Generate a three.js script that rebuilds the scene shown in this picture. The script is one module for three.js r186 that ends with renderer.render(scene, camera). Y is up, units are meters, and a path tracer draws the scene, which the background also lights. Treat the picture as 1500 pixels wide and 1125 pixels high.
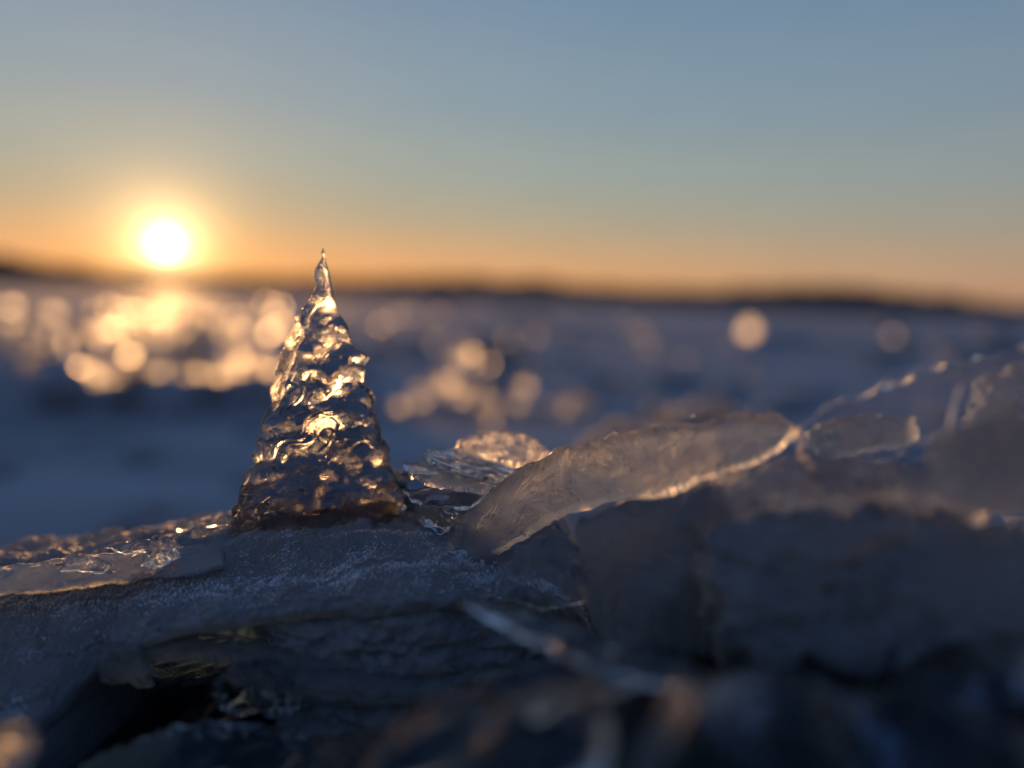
import * as THREE from 'three';
import { createNoise3D } from 'simplex-noise';
import { mergeGeometries } from 'three/addons/utils/BufferGeometryUtils.js';

const clamp = (x, a = 0, b = 1) => Math.min(b, Math.max(a, x)), sstep = (a, b, x) => { const t = clamp((x - a) / (b - a)); return t * t * (3 - 2 * t); };
function rng(seed) { let s = seed >>> 0; return () => { s = (s + 0x6D2B79F5) >>> 0; let t = Math.imul(s ^ (s >>> 15), 1 | s); t = (t + Math.imul(t ^ (t >>> 7), 61 | t)) ^ t; return ((t ^ (t >>> 14)) >>> 0) / 4294967296; }; }
// ------------------------------------------------------------------ camera, sky, sun, exposure
const scene = new THREE.Scene();
const EYE = 0.42, PITCH = -0.1075, ROLL = 0.034, K = 0.000882;          // K: one photograph pixel as a slope
const camera = new THREE.PerspectiveCamera(2 * Math.atan(562.5 * K) * 180 / Math.PI, 4 / 3, 0.02, 6000);
camera.position.set(0, EYE, 0);
camera.rotation.set(PITCH, 0, ROLL, 'YXZ');
camera.focus = 0.515;
camera.userData.fStop = 1.15;
camera.updateMatrixWorld(true);
const at = (px, py, d) => new THREE.Vector3((px - 750) * K * d, -(py - 562.5) * K * d, -d).applyMatrix4(camera.matrixWorld);   // a point d metres in front of the lens

const SUN = new THREE.Vector3(-Math.sin(0.4215), Math.tan(0.052), -Math.cos(0.4215)).normalize();   // low over the far shore
const sun = new THREE.DirectionalLight(new THREE.Color().setRGB(1.0, 0.50, 0.175), 5);
sun.position.copy(SUN).multiplyScalar(20); sun.target.position.set(0, 0.2, 0);
sun.castShadow = true; sun.shadow.radius = 2.2; sun.shadow.mapSize.set(4096, 4096);
Object.assign(sun.shadow.camera, { left: -12, right: 12, top: 6, bottom: -6, near: 0.5, far: 60 });
scene.add(sun, sun.target);

{
  const W = 2048, H = 1024, px = new Float32Array(W * H * 4);
  const lerp3 = (stops, x) => {
    let i = 0; while (i < stops.length - 2 && x > stops[i + 1][0]) i++;
    const [a, ca] = stops[i], [b, cb] = stops[i + 1]; let t = Math.min(1, Math.max(0, (x - a) / (b - a))); t = t * t * (3 - 2 * t) * 0.5 + t * 0.5;
    return [0, 1, 2].map((k) => ca[k] + (cb[k] - ca[k]) * t);
  };
  const toward = [[0, [.56, .27, .11]], [1.6, [.62, .335, .15]], [3.6, [.55, .375, .205]], [6, [.41, .38, .275]], [9, [.325, .38, .345]], [14, [.235, .335, .395]], [22, [.160, .268, .390]], [45, [.066, .125, .265]], [90, [.040, .082, .20]]];
  const away = [[0, [.24, .18, .20]], [4, [.22, .19, .225]], [10, [.165, .185, .25]], [22, [.10, .155, .27]], [45, [.058, .11, .245]], [90, [.040, .082, .20]]];
  const air = createNoise3D(rng(3));
  for (let j = 0; j < H; j++) for (let i = 0; i < W; i++) {
    const el = ((j + 0.5) / H - 0.5) * Math.PI, az = ((i + 0.5) / W - 0.5) * 2 * Math.PI, e = Math.max(0, el * 180 / Math.PI);
    const d = [Math.cos(el) * Math.cos(az), Math.sin(el), Math.cos(el) * Math.sin(az)];
    const dot = d[0] * SUN.x + d[1] * SUN.y + d[2] * SUN.z, g = Math.acos(Math.min(1, dot)) * 180 / Math.PI;
    const flat = (d[0] * SUN.x + d[2] * SUN.z) / Math.max(1e-6, Math.hypot(d[0], d[2]) * Math.hypot(SUN.x, SUN.z)), near = Math.pow(Math.max(0, 0.5 + 0.5 * flat), 1.6);
    const a = lerp3(toward, e), b = lerp3(away, e), o = (j * W + i) * 4;
    const wide = Math.exp(-g / 13), halo = Math.exp(-g / 2.3), core = Math.exp(-Math.pow(g / 0.55, 2)), near1 = Math.exp(-g / 1.15), band = Math.exp(-Math.pow((1 - flat) / 0.16, 1)) * Math.exp(-Math.pow(e / 3.6, 2));
    const add = [0.22 * wide + 0.95 * halo + 4.2 * near1 + 7 * core + 0.32 * band, 0.09 * wide + 0.46 * halo + 3.0 * near1 + 6 * core + 0.085 * band, 0.01 * wide + 0.05 * halo + 1.6 * near1 + 4.6 * core];
    const veil = 0.05 * sstep(0.05, 0.7, air(d[0] * 5, el * 62 + 0.6 * air(d[0] * 3, el * 20, d[2] * 3), d[2] * 5)) * Math.exp(-e / 14) + 0.012 * air(d[0] * 9, el * 30, d[2] * 9);   // thin high cloud in streaks
    for (let c = 0; c < 3; c++) px[o + c] = (b[c] + (a[c] - b[c]) * near) * (1 + veil * [1.3, 1, 0.8][c]) + add[c];
    px[o + 3] = 1;
  }
  const sky = new THREE.DataTexture(px, W, H, THREE.RGBAFormat, THREE.FloatType);
  sky.mapping = THREE.EquirectangularReflectionMapping; sky.magFilter = THREE.LinearFilter; sky.needsUpdate = true;
  scene.background = sky; scene.environment = sky;
}
const renderer = new THREE.WebGLRenderer({ antialias: true });
renderer.toneMapping = THREE.LinearToneMapping; renderer.toneMappingExposure = 1; renderer.shadowMap.enabled = true;

// ------------------------------------------------------------------ helpers
const n3 = createNoise3D(rng(11)), m3 = createNoise3D(rng(29));
const smax = (a, b, k) => { const h = Math.max(k - Math.abs(a - b), 0) / k; return Math.max(a, b) + h * h * k * 0.25; };
const smin = (a, b, k) => -smax(-a, -b, k);
const names = new Map();
const numbered = (n) => { const k = names.get(n) ?? 0; names.set(n, k + 1); return k ? `${n}_${String(k).padStart(3, '0')}` : n; };
function tag(o, label, category, group) { o.userData.kind = 'thing'; o.userData.label = label; o.userData.category = category; if (group) o.userData.group = group; return o; }
function shade(o) { o.castShadow = o.receiveShadow = true; return o; }
function part(name, geo, mat, parent) { const m = shade(new THREE.Mesh(geo, mat)); m.name = name; parent.add(m); return m; }
function thing(name, geo, mat, label, category, group) { const m = shade(new THREE.Mesh(geo, mat)); m.name = numbered(name); scene.add(m); return tag(m, label, category, group); }
function setting(name, geo, mat, kind = 'structure') { const m = shade(new THREE.Mesh(geo, mat)); m.name = name; m.userData.kind = kind; scene.add(m); return m; }

// Surface of a solid given by a distance function, as one smooth mesh.
function solid(f, lo, hi, cell, rough) {
  const nx = Math.ceil((hi[0] - lo[0]) / cell) + 1, ny = Math.ceil((hi[1] - lo[1]) / cell) + 1, nz = Math.ceil((hi[2] - lo[2]) / cell) + 1;
  const v = new Float32Array(nx * ny * nz), X = (i) => lo[0] + i * cell, Y = (j) => lo[1] + j * cell, Z = (k) => lo[2] + k * cell;
  for (let k = 0, o = 0; k < nz; k++) for (let j = 0; j < ny; j++) for (let i = 0; i < nx; i++, o++) {
    const x = X(i), y = Y(j), z = Z(k);
    if (rough) { const b = rough[0](x, y, z); if (Math.abs(b) > rough[1]) { v[o] = b; continue; } }
    v[o] = f(x, y, z);
  }
  const id = new Int32Array(nx * ny * nz).fill(-1), pos = [], nor = [], uv = [], idx = [], e = cell * 0.6;
  for (let k = 0; k < nz - 1; k++) for (let j = 0; j < ny - 1; j++) for (let i = 0; i < nx - 1; i++) {
    const o = i + nx * (j + ny * k); let mask = 0;
    const c = [v[o], v[o + 1], v[o + nx], v[o + nx + 1], v[o + nx * ny], v[o + nx * ny + 1], v[o + nx * ny + nx], v[o + nx * ny + nx + 1]];
    for (let q = 0; q < 8; q++) if (c[q] < 0) mask |= 1 << q;
    if (!mask || mask === 255) continue;
    let sx = 0, sy = 0, sz = 0, n = 0;
    for (let a = 0; a < 8; a++) for (let b = 1; b < 8; b <<= 1) {
      if (a & b) continue; const d = a | b;
      if ((c[a] < 0) === (c[d] < 0)) continue;
      const t = c[a] / (c[a] - c[d]);
      sx += (a & 1) + (b === 1 ? t : 0); sy += ((a >> 1) & 1) + (b === 2 ? t : 0); sz += ((a >> 2) & 1) + (b === 4 ? t : 0); n++;
    }
    const x = X(i) + sx / n * cell, y = Y(j) + sy / n * cell, z = Z(k) + sz / n * cell;
    const g = [f(x + e, y, z) - f(x - e, y, z), f(x, y + e, z) - f(x, y - e, z), f(x, y, z + e) - f(x, y, z - e)], l = Math.hypot(...g) || 1;
    id[o] = pos.length / 3; pos.push(x, y, z); nor.push(g[0] / l, g[1] / l, g[2] / l); uv.push(x * 8, y * 8);
  }
  const quad = (a, b, c, d, flip) => { if (a < 0 || b < 0 || c < 0 || d < 0) return; flip ? idx.push(a, c, b, a, d, c) : idx.push(a, b, c, a, c, d); };
  for (let k = 1; k < nz - 1; k++) for (let j = 1; j < ny - 1; j++) for (let i = 1; i < nx - 1; i++) {
    const o = i + nx * (j + ny * k), s = v[o] < 0;
    if (s !== v[o + 1] < 0) quad(id[o - nx - nx * ny], id[o - nx * ny], id[o], id[o - nx], !s);
    if (s !== v[o + nx] < 0) quad(id[o - 1 - nx * ny], id[o - 1], id[o], id[o - nx * ny], !s);
    if (s !== v[o + nx * ny] < 0) quad(id[o - 1 - nx], id[o - nx], id[o], id[o - 1], !s);
  }
  const geo = new THREE.BufferGeometry();
  geo.setAttribute('position', new THREE.Float32BufferAttribute(pos, 3)); geo.setAttribute('normal', new THREE.Float32BufferAttribute(nor, 3)); geo.setAttribute('uv', new THREE.Float32BufferAttribute(uv, 2));
  geo.setIndex(pos.length / 3 > 65535 ? new THREE.Uint32BufferAttribute(idx, 1) : new THREE.Uint16BufferAttribute(idx, 1));
  return geo;
}
const seg = (px, py, ax, ay, bx, by) => { const dx = bx - ax, dy = by - ay, t = clamp(((px - ax) * dx + (py - ay) * dy) / (dx * dx + dy * dy)); return Math.hypot(px - ax - dx * t, py - ay - dy * t); };
function polygonDistance(P, x, y) {
  let d = 1e9, inside = false;
  for (let i = 0, j = P.length - 1; i < P.length; j = i++) {
    d = Math.min(d, seg(x, y, P[j][0], P[j][1], P[i][0], P[i][1]));
    if ((P[i][1] > y) !== (P[j][1] > y) && x < (P[j][0] - P[i][0]) * (y - P[i][1]) / (P[j][1] - P[i][1]) + P[i][0]) inside = !inside;
  }
  return inside ? -d : d;
}
// A broken slab: an outline of points in space, thickened away from the side named, with wavy faces and a chipped rim.
function slab(points, o) {
  const pts = points.map((p) => at(...p)), c = pts.reduce((a, p) => a.add(p), new THREE.Vector3()).divideScalar(pts.length), n = new THREE.Vector3();
  pts.forEach((p, i) => { const q = pts[(i + 1) % pts.length]; n.x += (p.y - q.y) * (p.z + q.z); n.y += (p.z - q.z) * (p.x + q.x); n.z += (p.x - q.x) * (p.y + q.y); });
  n.normalize(); if (n.dot(camera.position.clone().sub(c)) < 0) n.negate();
  const u = new THREE.Vector3(1, 0, 0).addScaledVector(n, -n.x).normalize(), w = new THREE.Vector3().crossVectors(n, u);
  const poly = pts.map((p) => { const q = p.clone().sub(c); return [q.dot(u), q.dot(w)]; });
  const xs = poly.map((p) => p[0]), ys = poly.map((p) => p[1]), t = o.thick, wave = o.wave ?? 0.0015, wf = o.waveFreq ?? 40, edge = o.edge ?? 0.003, ef = o.edgeFreq ?? 70, rnd = o.round ?? 0.003, s = o.seed ?? 1, bevel = o.bevel ?? 0, taper = o.taper ?? 0, deep = o.deep ?? 0, crag = o.crag ?? 0;
  const pad = wave * 2 + edge * 2 + crag * 1.6 + 0.006 + Math.max(0, bevel * t), cell = o.cell ?? Math.max(0.0016, (Math.max(...xs) - Math.min(...xs)) / 90);
  const cr = rng(s * 977 + 5), ext = Math.max(...xs.map(Math.abs), ...ys.map(Math.abs)), cuts = [];
  for (let i = 0; i < (o.facets ?? 0); i++) { const a = cr() * 6.283, tn = Math.tan(0.12 + 0.5 * cr()); cuts.push([Math.cos(a), Math.sin(a), tn, ext * (0.05 + 0.5 * cr()), 1 / Math.hypot(1, tn)]); }
  const full = (x, y, z) => {
    const th = Math.max(0.0015, t * (1 + taper * x / XS - deep * y / YS));
    const w1 = wave * (n3(x * wf + s, y * wf * 1.4, z * 8) + 0.5 * n3(x * wf * 2.3, y * wf * 2.9 + s, z * 14)), w2 = wave * (n3(x * wf + 31 + s, y * wf * 1.2 + 7, 3.1) + 0.5 * m3(x * wf * 2.1, y * wf * 2.1, s));
    const r = edge * (n3(x * ef, y * ef, z * ef * 0.7 + s) + 0.6 * Math.abs(m3(x * ef * 2.1, y * ef * 2.1, z * ef * 2 + s)));
    const d2 = polygonDistance(poly, x, y) + r + bevel * z;
    let d = smax(d2, smax(z + w1, -z - th + w2, rnd), rnd);
    if (crag) { const q = 0.012 * n3(x * 22 + s, y * 30, z * 22); d += crag * (Math.abs(n3((x + q) * 26, (y - q) * 60 + x * 18, z * 26 + s)) + 0.5 * Math.abs(m3(x * 70, y * 130 + x * 40, z * 70 + s)) - 0.5); }
    for (const [cx, cy, tn, rho, cs] of cuts) d = smax(d, (z + tn * (cx * x + cy * y - rho)) * cs, rnd);
    if (o.fine) d += o.fine * (m3(x * 420, y * 420, z * 420) + 0.6 * n3(x * 900, y * 900, z * 900));
    if (o.carve) d = o.carve(d, x, y, z);
    return d;
  };
  const XS = Math.max(0.01, ...xs.map(Math.abs)), YS = Math.max(0.01, ...ys.map(Math.abs));
  const tt = t * (1 + Math.abs(taper) + Math.abs(deep));
  const geo = solid(full, [Math.min(...xs) - pad, Math.min(...ys) - pad, -tt - pad], [Math.max(...xs) + pad, Math.max(...ys) + pad, pad], cell, [(x, y, z) => { let d = Math.max(polygonDistance(poly, x, y) + bevel * z, z, -z - tt); for (const [cx, cy, tn, rho, cs] of cuts) d = Math.max(d, (z + tn * (cx * x + cy * y - rho)) * cs); return d; }, pad]);
  const m = new THREE.Matrix4().makeBasis(u, w, n).setPosition(c);
  const mesh = thing(o.name, geo, o.mat, o.label, o.category, o.group);
  mesh.applyMatrix4(m);
  return mesh;
}
// A broken lump: planes at random round a centre, worn and chipped.
function lump(seed, [rx, ry, rz], { planes = 11, round = 0.12, chip = 0.06, freq = 3, cell = 0.05, scoops = 2 } = {}) {
  const r = rng(seed), P = [], S = [];
  for (let i = 0; i < planes; i++) { const v = new THREE.Vector3(r() * 2 - 1, r() * 2 - 1, r() * 2 - 1).normalize(); P.push([v.x, v.y, v.z, 0.62 + 0.3 * r()]); }
  for (let i = 0; i < scoops; i++) { const v = new THREE.Vector3(r() * 2 - 1, r() * 1.4 - 0.4, r() * 2 - 1).normalize().multiplyScalar(1.15); S.push([v.x, v.y, v.z, 0.35 + 0.25 * r()]); }
  const f = (x, y, z) => {
    let d = Math.hypot(x, y, z) - 1;
    for (const p of P) d = smax(d, p[0] * x + p[1] * y + p[2] * z - p[3], round);
    for (const q of S) d = smax(d, q[3] - Math.hypot(x - q[0], y - q[1], z - q[2]), round);
    return d + chip * (n3(x * freq + seed, y * freq, z * freq) + 0.45 * m3(x * freq * 2.7, y * freq * 2.7 + seed, z * freq * 2.7));
  };
  const g = solid(f, [-1.2, -1.2, -1.2], [1.2, 1.2, 1.2], cell);
  g.scale(rx, ry, rz);
  { const u = g.attributes.uv, k = Math.min(rx, 0.06); for (let i = 0; i < u.count; i++) u.setXY(i, u.getX(i) * k, u.getY(i) * k); }
  return g;
}
function lumpThing(name, geo, mat, pos, turn, label, category, group) { const m = thing(name, geo, mat, label, category, group); m.position.copy(pos); m.rotation.set(...turn); return m; }

// Textures of grain.
function grain(seed, size, fn) {
  const d = new Uint8Array(size * size * 4), r = createNoise3D(rng(seed));
  const tile = (u, v, f) => { const a = u * 2 * Math.PI, b = v * 2 * Math.PI, R = f / (2 * Math.PI); return r(Math.cos(a) * R + Math.cos(b) * R * 0.37, Math.sin(a) * R + Math.sin(b) * R * 0.91, Math.cos(b) * R * 0.84 + Math.sin(b) * R * 0.2 + Math.sin(a) * R * .3); };
  for (let j = 0; j < size; j++) for (let i = 0; i < size; i++) { const x = clamp(fn(i / size, j / size, tile)) * 255; d.set([x, x, x, 255], (j * size + i) * 4); }
  const t = new THREE.DataTexture(d, size, size); t.wrapS = t.wrapT = THREE.RepeatWrapping; t.magFilter = THREE.LinearFilter; t.needsUpdate = true; return t;
}
const rgb = (r, g, b) => new THREE.Color().setRGB(r, g, b);

// ------------------------------------------------------------------ materials
const frostBump = grain(5, 1024, (u, v, t) => 0.5 + 0.22 * t(u, v, 90) + 0.2 * t(u, v, 190) + 0.12 * t(u, v, 40));
const blotch = grain(8, 512, (u, v, t) => 0.62 + 0.30 * t(u, v, 7) + 0.22 * t(u, v, 19) + 0.14 * t(u, v, 60));
const worn = grain(9, 1024, (u, v, t) => 0.5 + 0.16 * t(u, v, 12) + 0.16 * t(u, v, 34) + 0.12 * t(u, v, 80) + 0.08 * t(u, v, 200) - 0.35 * Math.max(0, 1 - 9 * Math.abs(t(u, v, 9))));
const ice = (o) => new THREE.MeshPhysicalMaterial({ color: rgb(1, 1, 1), transmission: 1, thickness: 0.05, ior: 1.31, roughness: 0.03, attenuationColor: rgb(.70, .80, .88), attenuationDistance: 0.12, ...o });
// the spire's skin: glassy over the front half of the map, frosted in patches over the back half
function skin(seed, fn) {
  const W = 2048, H = 1024, d = new Uint8Array(W * H * 4), r = createNoise3D(rng(seed));
  for (let j = 0; j < H; j++) for (let i = 0; i < W; i++) { const back = i >= W / 2, x = (i % (W / 2)) / 1024 * 0.2, y = j / H * 0.24, v = clamp(fn(x, y, back, r)) * 255; d.set([v, v, v, 255], (j * W + i) * 4); }
  const t = new THREE.DataTexture(d, W, H); t.wrapS = t.wrapT = THREE.RepeatWrapping; t.magFilter = THREE.LinearFilter; t.needsUpdate = true; return t;
}
const milky = (x, y, r) => sstep(0.118, 0.15, y) * sstep(0.205, 0.17, y) * sstep(-0.5, 0.2, r(x * 30, y * 30, 9));
const spireRough = skin(14, (x, y, back, r) => (back ? 0.32 : 0.12) * milky(x, y - 0.02, r) + ( back ? 0.07 + 0.34 * sstep(0.01, 0.06, y) * sstep(0.14, 0.62, r(x * 38 + 0.4 * r(x * 90, y * 90, 3), y * 52, 1)) : 0.03 + 0.08 * sstep(0.25, 0.6, r(x * 55, y * 80, 6))));
const spireBump = skin(15, (x, y, back, r) => 0.5 + (back ? 0.34 : 0.10) * sstep(-0.1, 0.4, r(x * 45, y * 60, 2)) * (r(x * 650, y * 650, 4) + 0.6 * r(x * 1300, y * 1300, 5)) * 0.6);
// greyer and barer ice in long streaks over the lake
const lakeMap = grain(21, 1024, (u, v, t) => 0.62 + 0.16 * t(u, v * 2, 9) + 0.14 * t(u, v * 4, 15) + 0.10 * t(u, v * 3, 40));
const CLEAR = { attenuationColor: rgb(.48, .56, .66), attenuationDistance: 0.045 };
const FROSTED = { roughness: 0.72, roughnessMap: blotch, bumpMap: worn, bumpScale: 0.003, transmission: 0.90, color: rgb(.84, .84, .86), attenuationColor: rgb(.80, .81, .84), attenuationDistance: 0.06 };
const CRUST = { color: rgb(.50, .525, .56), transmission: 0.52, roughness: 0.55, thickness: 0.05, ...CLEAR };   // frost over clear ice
const M = {
  spire: ice({ roughness: 1, roughnessMap: spireRough, bumpMap: spireBump, bumpScale: 0.0020, attenuationColor: rgb(.47, .455, .47), attenuationDistance: 0.03 }),
  clear: ice({ roughness: 0.06, ...CLEAR }),
  frosted: ice(FROSTED),
  pane: new THREE.MeshPhysicalMaterial({ color: rgb(.74, .80, .88), transmission: 1, thickness: 0, ior: 1.31, roughness: 0.16, bumpMap: worn, bumpScale: 0.004 }),
  frost: ice({ ...CRUST, bumpMap: frostBump, bumpScale: 0.0016 }),
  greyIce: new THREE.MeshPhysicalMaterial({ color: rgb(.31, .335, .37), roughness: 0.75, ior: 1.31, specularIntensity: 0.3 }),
  shadedCrust: ice({ ...CRUST, bumpMap: worn, bumpScale: 0.004 }),  // greyer ice for the low heap blocks, their shade put into the colour
  lake: new THREE.MeshPhysicalMaterial({ color: rgb(.46, .51, .58), map: lakeMap, roughness: 0.75, ior: 1.31, specularIntensity: 0.3 }),
  glint: new THREE.MeshPhysicalMaterial({ color: rgb(.5, .53, .58), roughness: 0.5, ior: 1.31 }),
  crystal: new THREE.MeshPhysicalMaterial({ color: rgb(.78, .81, .86), roughness: 0.2, ior: 1.31 }),
  shore: new THREE.MeshStandardMaterial({ color: rgb(.035, .032, .030), roughness: 1 }),
  tree: new THREE.MeshStandardMaterial({ color: rgb(.028, .030, .024), roughness: 1 }),
};

// ------------------------------------------------------------------ the setting: lake, far shore, ridge
{ // lake ice: one sheet to the horizon, gently drifted near by
  const g = new THREE.PlaneGeometry(1, 1, 240, 240), p = g.attributes.position;
  for (let i = 0; i < p.count; i++) {
    const u = p.getX(i) * 2, v = p.getY(i) * 2, r = Math.max(Math.abs(u), Math.abs(v)), s = r > 0 ? (Math.pow(r, 5) * 4000 + r * 12) / r : 0;
    const x = u * s, z = -v * s - 4, D = Math.hypot(x, z);
    p.setXYZ(i, x, D < 60 ? (0.004 + 0.008 * sstep(3, 7, D)) * n3(x * 1.1, z * 2.2, 1) + 0.012 * n3(x * 0.3, z * 0.5, 4) - 0.03 : -0.03, z);
  }
  g.rotateX(0); g.computeVertexNormals();
  if (g.attributes.normal.getY(0) < 0) { const a = g.index.array; for (let i = 0; i < a.length; i += 3) { const t = a[i]; a[i] = a[i + 1]; a[i + 1] = t; } g.computeVertexNormals(); }
  { const u = g.attributes.uv; for (let i = 0; i < p.count; i++) u.setXY(i, p.getX(i) / 30, p.getZ(i) / 30); }
  setting('lake_ice', g, M.lake);
}
{ // far shore: low wooded land round the bay, each stretch with its own height
  const shape = (px) => { // height of the skyline over the water, in photograph pixels
    const K2 = [[-900, 14], [-200, 34], [0, 26], [70, 12], [160, 7], [300, 7], [500, 9], [620, 17], [760, 19], [880, 9], [1000, 9], [1070, 16], [1180, 24], [1260, 22], [1350, 13], [1430, 4], [1500, -4], [1700, -10], [2400, -2]];
    let i = 0; while (i < K2.length - 2 && px > K2[i + 1][0]) i++;
    const t = sstep(K2[i][0], K2[i + 1][0], px); return K2[i][1] + (K2[i + 1][1] - K2[i][1]) * t;
  };
  const pos = [], idx = [], D = 1500, N = 300, tops = [];
  for (let i = 0; i <= N; i++) {
    const px = -900 + 3300 * i / N, a = Math.atan((px - 750) * K), R = D * (1 + 0.12 * n3(i * 0.04, 2, 7)), h = Math.max(2, (shape(px) + 20) * K * R * 0.8 + 4 * n3(i * 0.16, 5, 1) + 2.5 * n3(i * 0.5, 9, 1));
    tops.push([a, R, h]);
    for (const [r, y] of [[R - 40, -0.3], [R - 20, h * 0.30], [R + 30, h * 0.62], [R + 110, h], [R + 420, h * 0.8], [R + 500, -1]]) pos.push(Math.sin(a) * r, y, -Math.cos(a) * r);
    if (i < N) for (let k = 0; k < 5; k++) { const q = i * 6 + k; idx.push(q, q + 6, q + 1, q + 1, q + 6, q + 7); }
  }
  const g = new THREE.BufferGeometry(); g.setAttribute('position', new THREE.Float32BufferAttribute(pos, 3)); g.setIndex(idx); g.computeVertexNormals();
  setting('far_shore', g, M.shore);
  const r = rng(77), cone = [];
  for (let k = 0; k < 3; k++) { const c = new THREE.ConeGeometry(0.34 - k * 0.08, 0.5, 6); c.translate(0, 0.28 + k * 0.26, 0); cone.push(c); }
  const tr = mergeGeometries([...cone, new THREE.CylinderGeometry(0.04, 0.05, 0.2, 5).translate(0, 0.05, 0)]);
  const n = 5200, wood = new THREE.InstancedMesh(tr, M.tree, n), m = new THREE.Matrix4(), q = new THREE.Quaternion();
  for (let k = 0; k < n; k++) {
    const [a, R, h] = tops[Math.floor(r() * N)], row = r(), aa = a + (r() - 0.5) * 0.012, rr = R - 25 + row * 150, s = 4 + 5 * r();
    m.compose(new THREE.Vector3(Math.sin(aa) * rr, h * sstep(-0.3, 0.95, row) - 1.2, -Math.cos(aa) * rr), q.setFromAxisAngle(new THREE.Vector3(0, 1, 0), r() * 6), new THREE.Vector3(s * (0.8 + 0.5 * r()), s, s)); wood.setMatrixAt(k, m);
  }
  wood.name = 'far_wood'; wood.userData.kind = 'stuff'; wood.userData.label = 'dark wooded skyline along the far shore'; wood.userData.category = 'wood'; shade(wood); scene.add(wood);
}
const pressureH = (x, z) => { const D = 3.0 + 0.14 * n3(x * 0.9, 2, 2), w = sstep(-2.6, -1.9, x) * sstep(-0.35, -0.75, x); return -0.06 + w * (0.15 + 0.028 * n3(x * 4, z * 4, 3) + 0.02 * n3(x * 11, z * 11, 5)) * Math.exp(-(((-z - D) / 0.17) ** 2)); };
// Heights through points read off the photograph at their distances.
function field(points, sigma) {
  const P = points.map((p) => at(...p));
  return (x, z) => { let s = 1e-9, h = 0; for (const p of P) { const d = ((x - p.x) ** 2 + (z - p.z) ** 2) / (sigma * sigma), w = Math.exp(-d) + 1e-5 / (1 + d); s += w; h += w * p.y; } return h / s; };
}
function sheet(h, x0, x1, z0, z1, cell, keep) {
  const nx = Math.round((x1 - x0) / cell), nz = Math.round((z1 - z0) / cell), pos = [], uv = [], idx = [];
  for (let j = 0; j <= nz; j++) for (let i = 0; i <= nx; i++) { const x = x0 + (x1 - x0) * i / nx, z = z0 + (z1 - z0) * j / nz; pos.push(x, h(x, z), z); uv.push(x * 8, z * 8); }
  for (let j = 0; j < nz; j++) for (let i = 0; i < nx; i++) { const a = j * (nx + 1) + i; idx.push(a, a + nx + 1, a + 1, a + 1, a + nx + 1, a + nx + 2); }
  const g = new THREE.BufferGeometry(); g.setAttribute('position', new THREE.Float32BufferAttribute(pos, 3)); g.setAttribute('uv', new THREE.Float32BufferAttribute(uv, 2)); g.setIndex(idx); g.computeVertexNormals(); return g;
}
const mound = field([[900, 1010, .29], [700, 1065, .28], [1100, 1020, .29], [1300, 1030, .29], [1450, 990, .31], [800, 1125, .25], [1200, 1125, .25], [500, 1130, .27], [350, 1240, .28], [100, 1300, .28], [-200, 1300, .28], [1000, 960, .34], [1300, 960, .34], [1500, 950, .35], [1700, 960, .33], [1000, 930, .39], [1300, 920, .39], [700, 1000, .40], [500, 1090, .40], [250, 1180, .40], [0, 1180, .40], [1000, 1300, .16], [700, 1300, .16], [1300, 1300, .16]], 0.045);
const ridgeH = (x, z) => { // the dark, refrozen foot of the ridge
  const d = -z, fall = sstep(1.15, 0.62, d) , side = sstep(1.5, 0.8, Math.abs(x));
  const near = 0.15 + 0.03 * n3(x * 5, z * 5, 3) + 0.012 * n3(x * 14, z * 14, 5) + 0.005 * n3(x * 40, z * 40, 8);
  const front = sstep(0.47, 0.38, d) * sstep(-0.02, 0.12, d), lift = (mound(x, z) - 0.012 + 0.006 * n3(x * 22, z * 22, 3) + 0.003 * n3(x * 60, z * 60, 8) - near) * front;
  const right = 0.05 * sstep(0.05, 0.3, x) * sstep(0.25, 0.45, d);
  return -0.05 + (near + lift + right * (1 - front) + 0.05) * fall * side;
};
setting('ridge_ice', sheet(ridgeH, -1.5, 1.5, -1.25, 0.5, 0.007), M.clear);

const bankField = field([
  [-250, 930, .495], [-120, 905, .490], [0, 882, .490], [75, 868, .490], [150, 857, .490], [225, 853, .490], [300, 844, .490], [375, 836, .490], [450, 826, .490], [520, 818, .490], [580, 815, .490], [640, 808, .490],
  [-100, 880, .52], [0, 868, .52], [100, 850, .52], [200, 838, .52], [300, 798, .52], [400, 784, .52], [500, 780, .52], [600, 784, .52], [680, 790, .52],
  [-100, 840, .56], [0, 830, .56], [100, 815, .56], [200, 800, .56], [300, 772, .56], [400, 758, .56], [500, 755, .56], [600, 755, .56], [700, 755, .56],
  [-100, 830, .63], [100, 800, .63], [300, 772, .63], [480, 760, .63], [620, 740, .63], [720, 730, .63],
  [-100, 930, .72], [100, 920, .72], [300, 900, .72], [480, 880, .72], [640, 850, .72], [780, 820, .72],
  [-250, 1000, .470], [-100, 985, .470], [0, 960, .470], [80, 940, .470], [150, 922, .470], [220, 912, .474], [300, 905, .474], [375, 900, .474], [450, 893, .474], [520, 885, .474], [600, 878, .474], [680, 868, .474],
  [-100, 1050, .455], [0, 1020, .455], [80, 1000, .455], [130, 985, .455], [-60, 1090, .445], [30, 1075, .445], [100, 1060, .445],
], 0.026);
const bankEdge = (x) => { return 0.446 + 0.006 * n3(x * 12, 1, 1) - 0.06 * sstep(-0.235, -0.275, x) + 0.02 * sstep(-0.05, 0.02, x); };   // depth at which the bank breaks off in front
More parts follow.
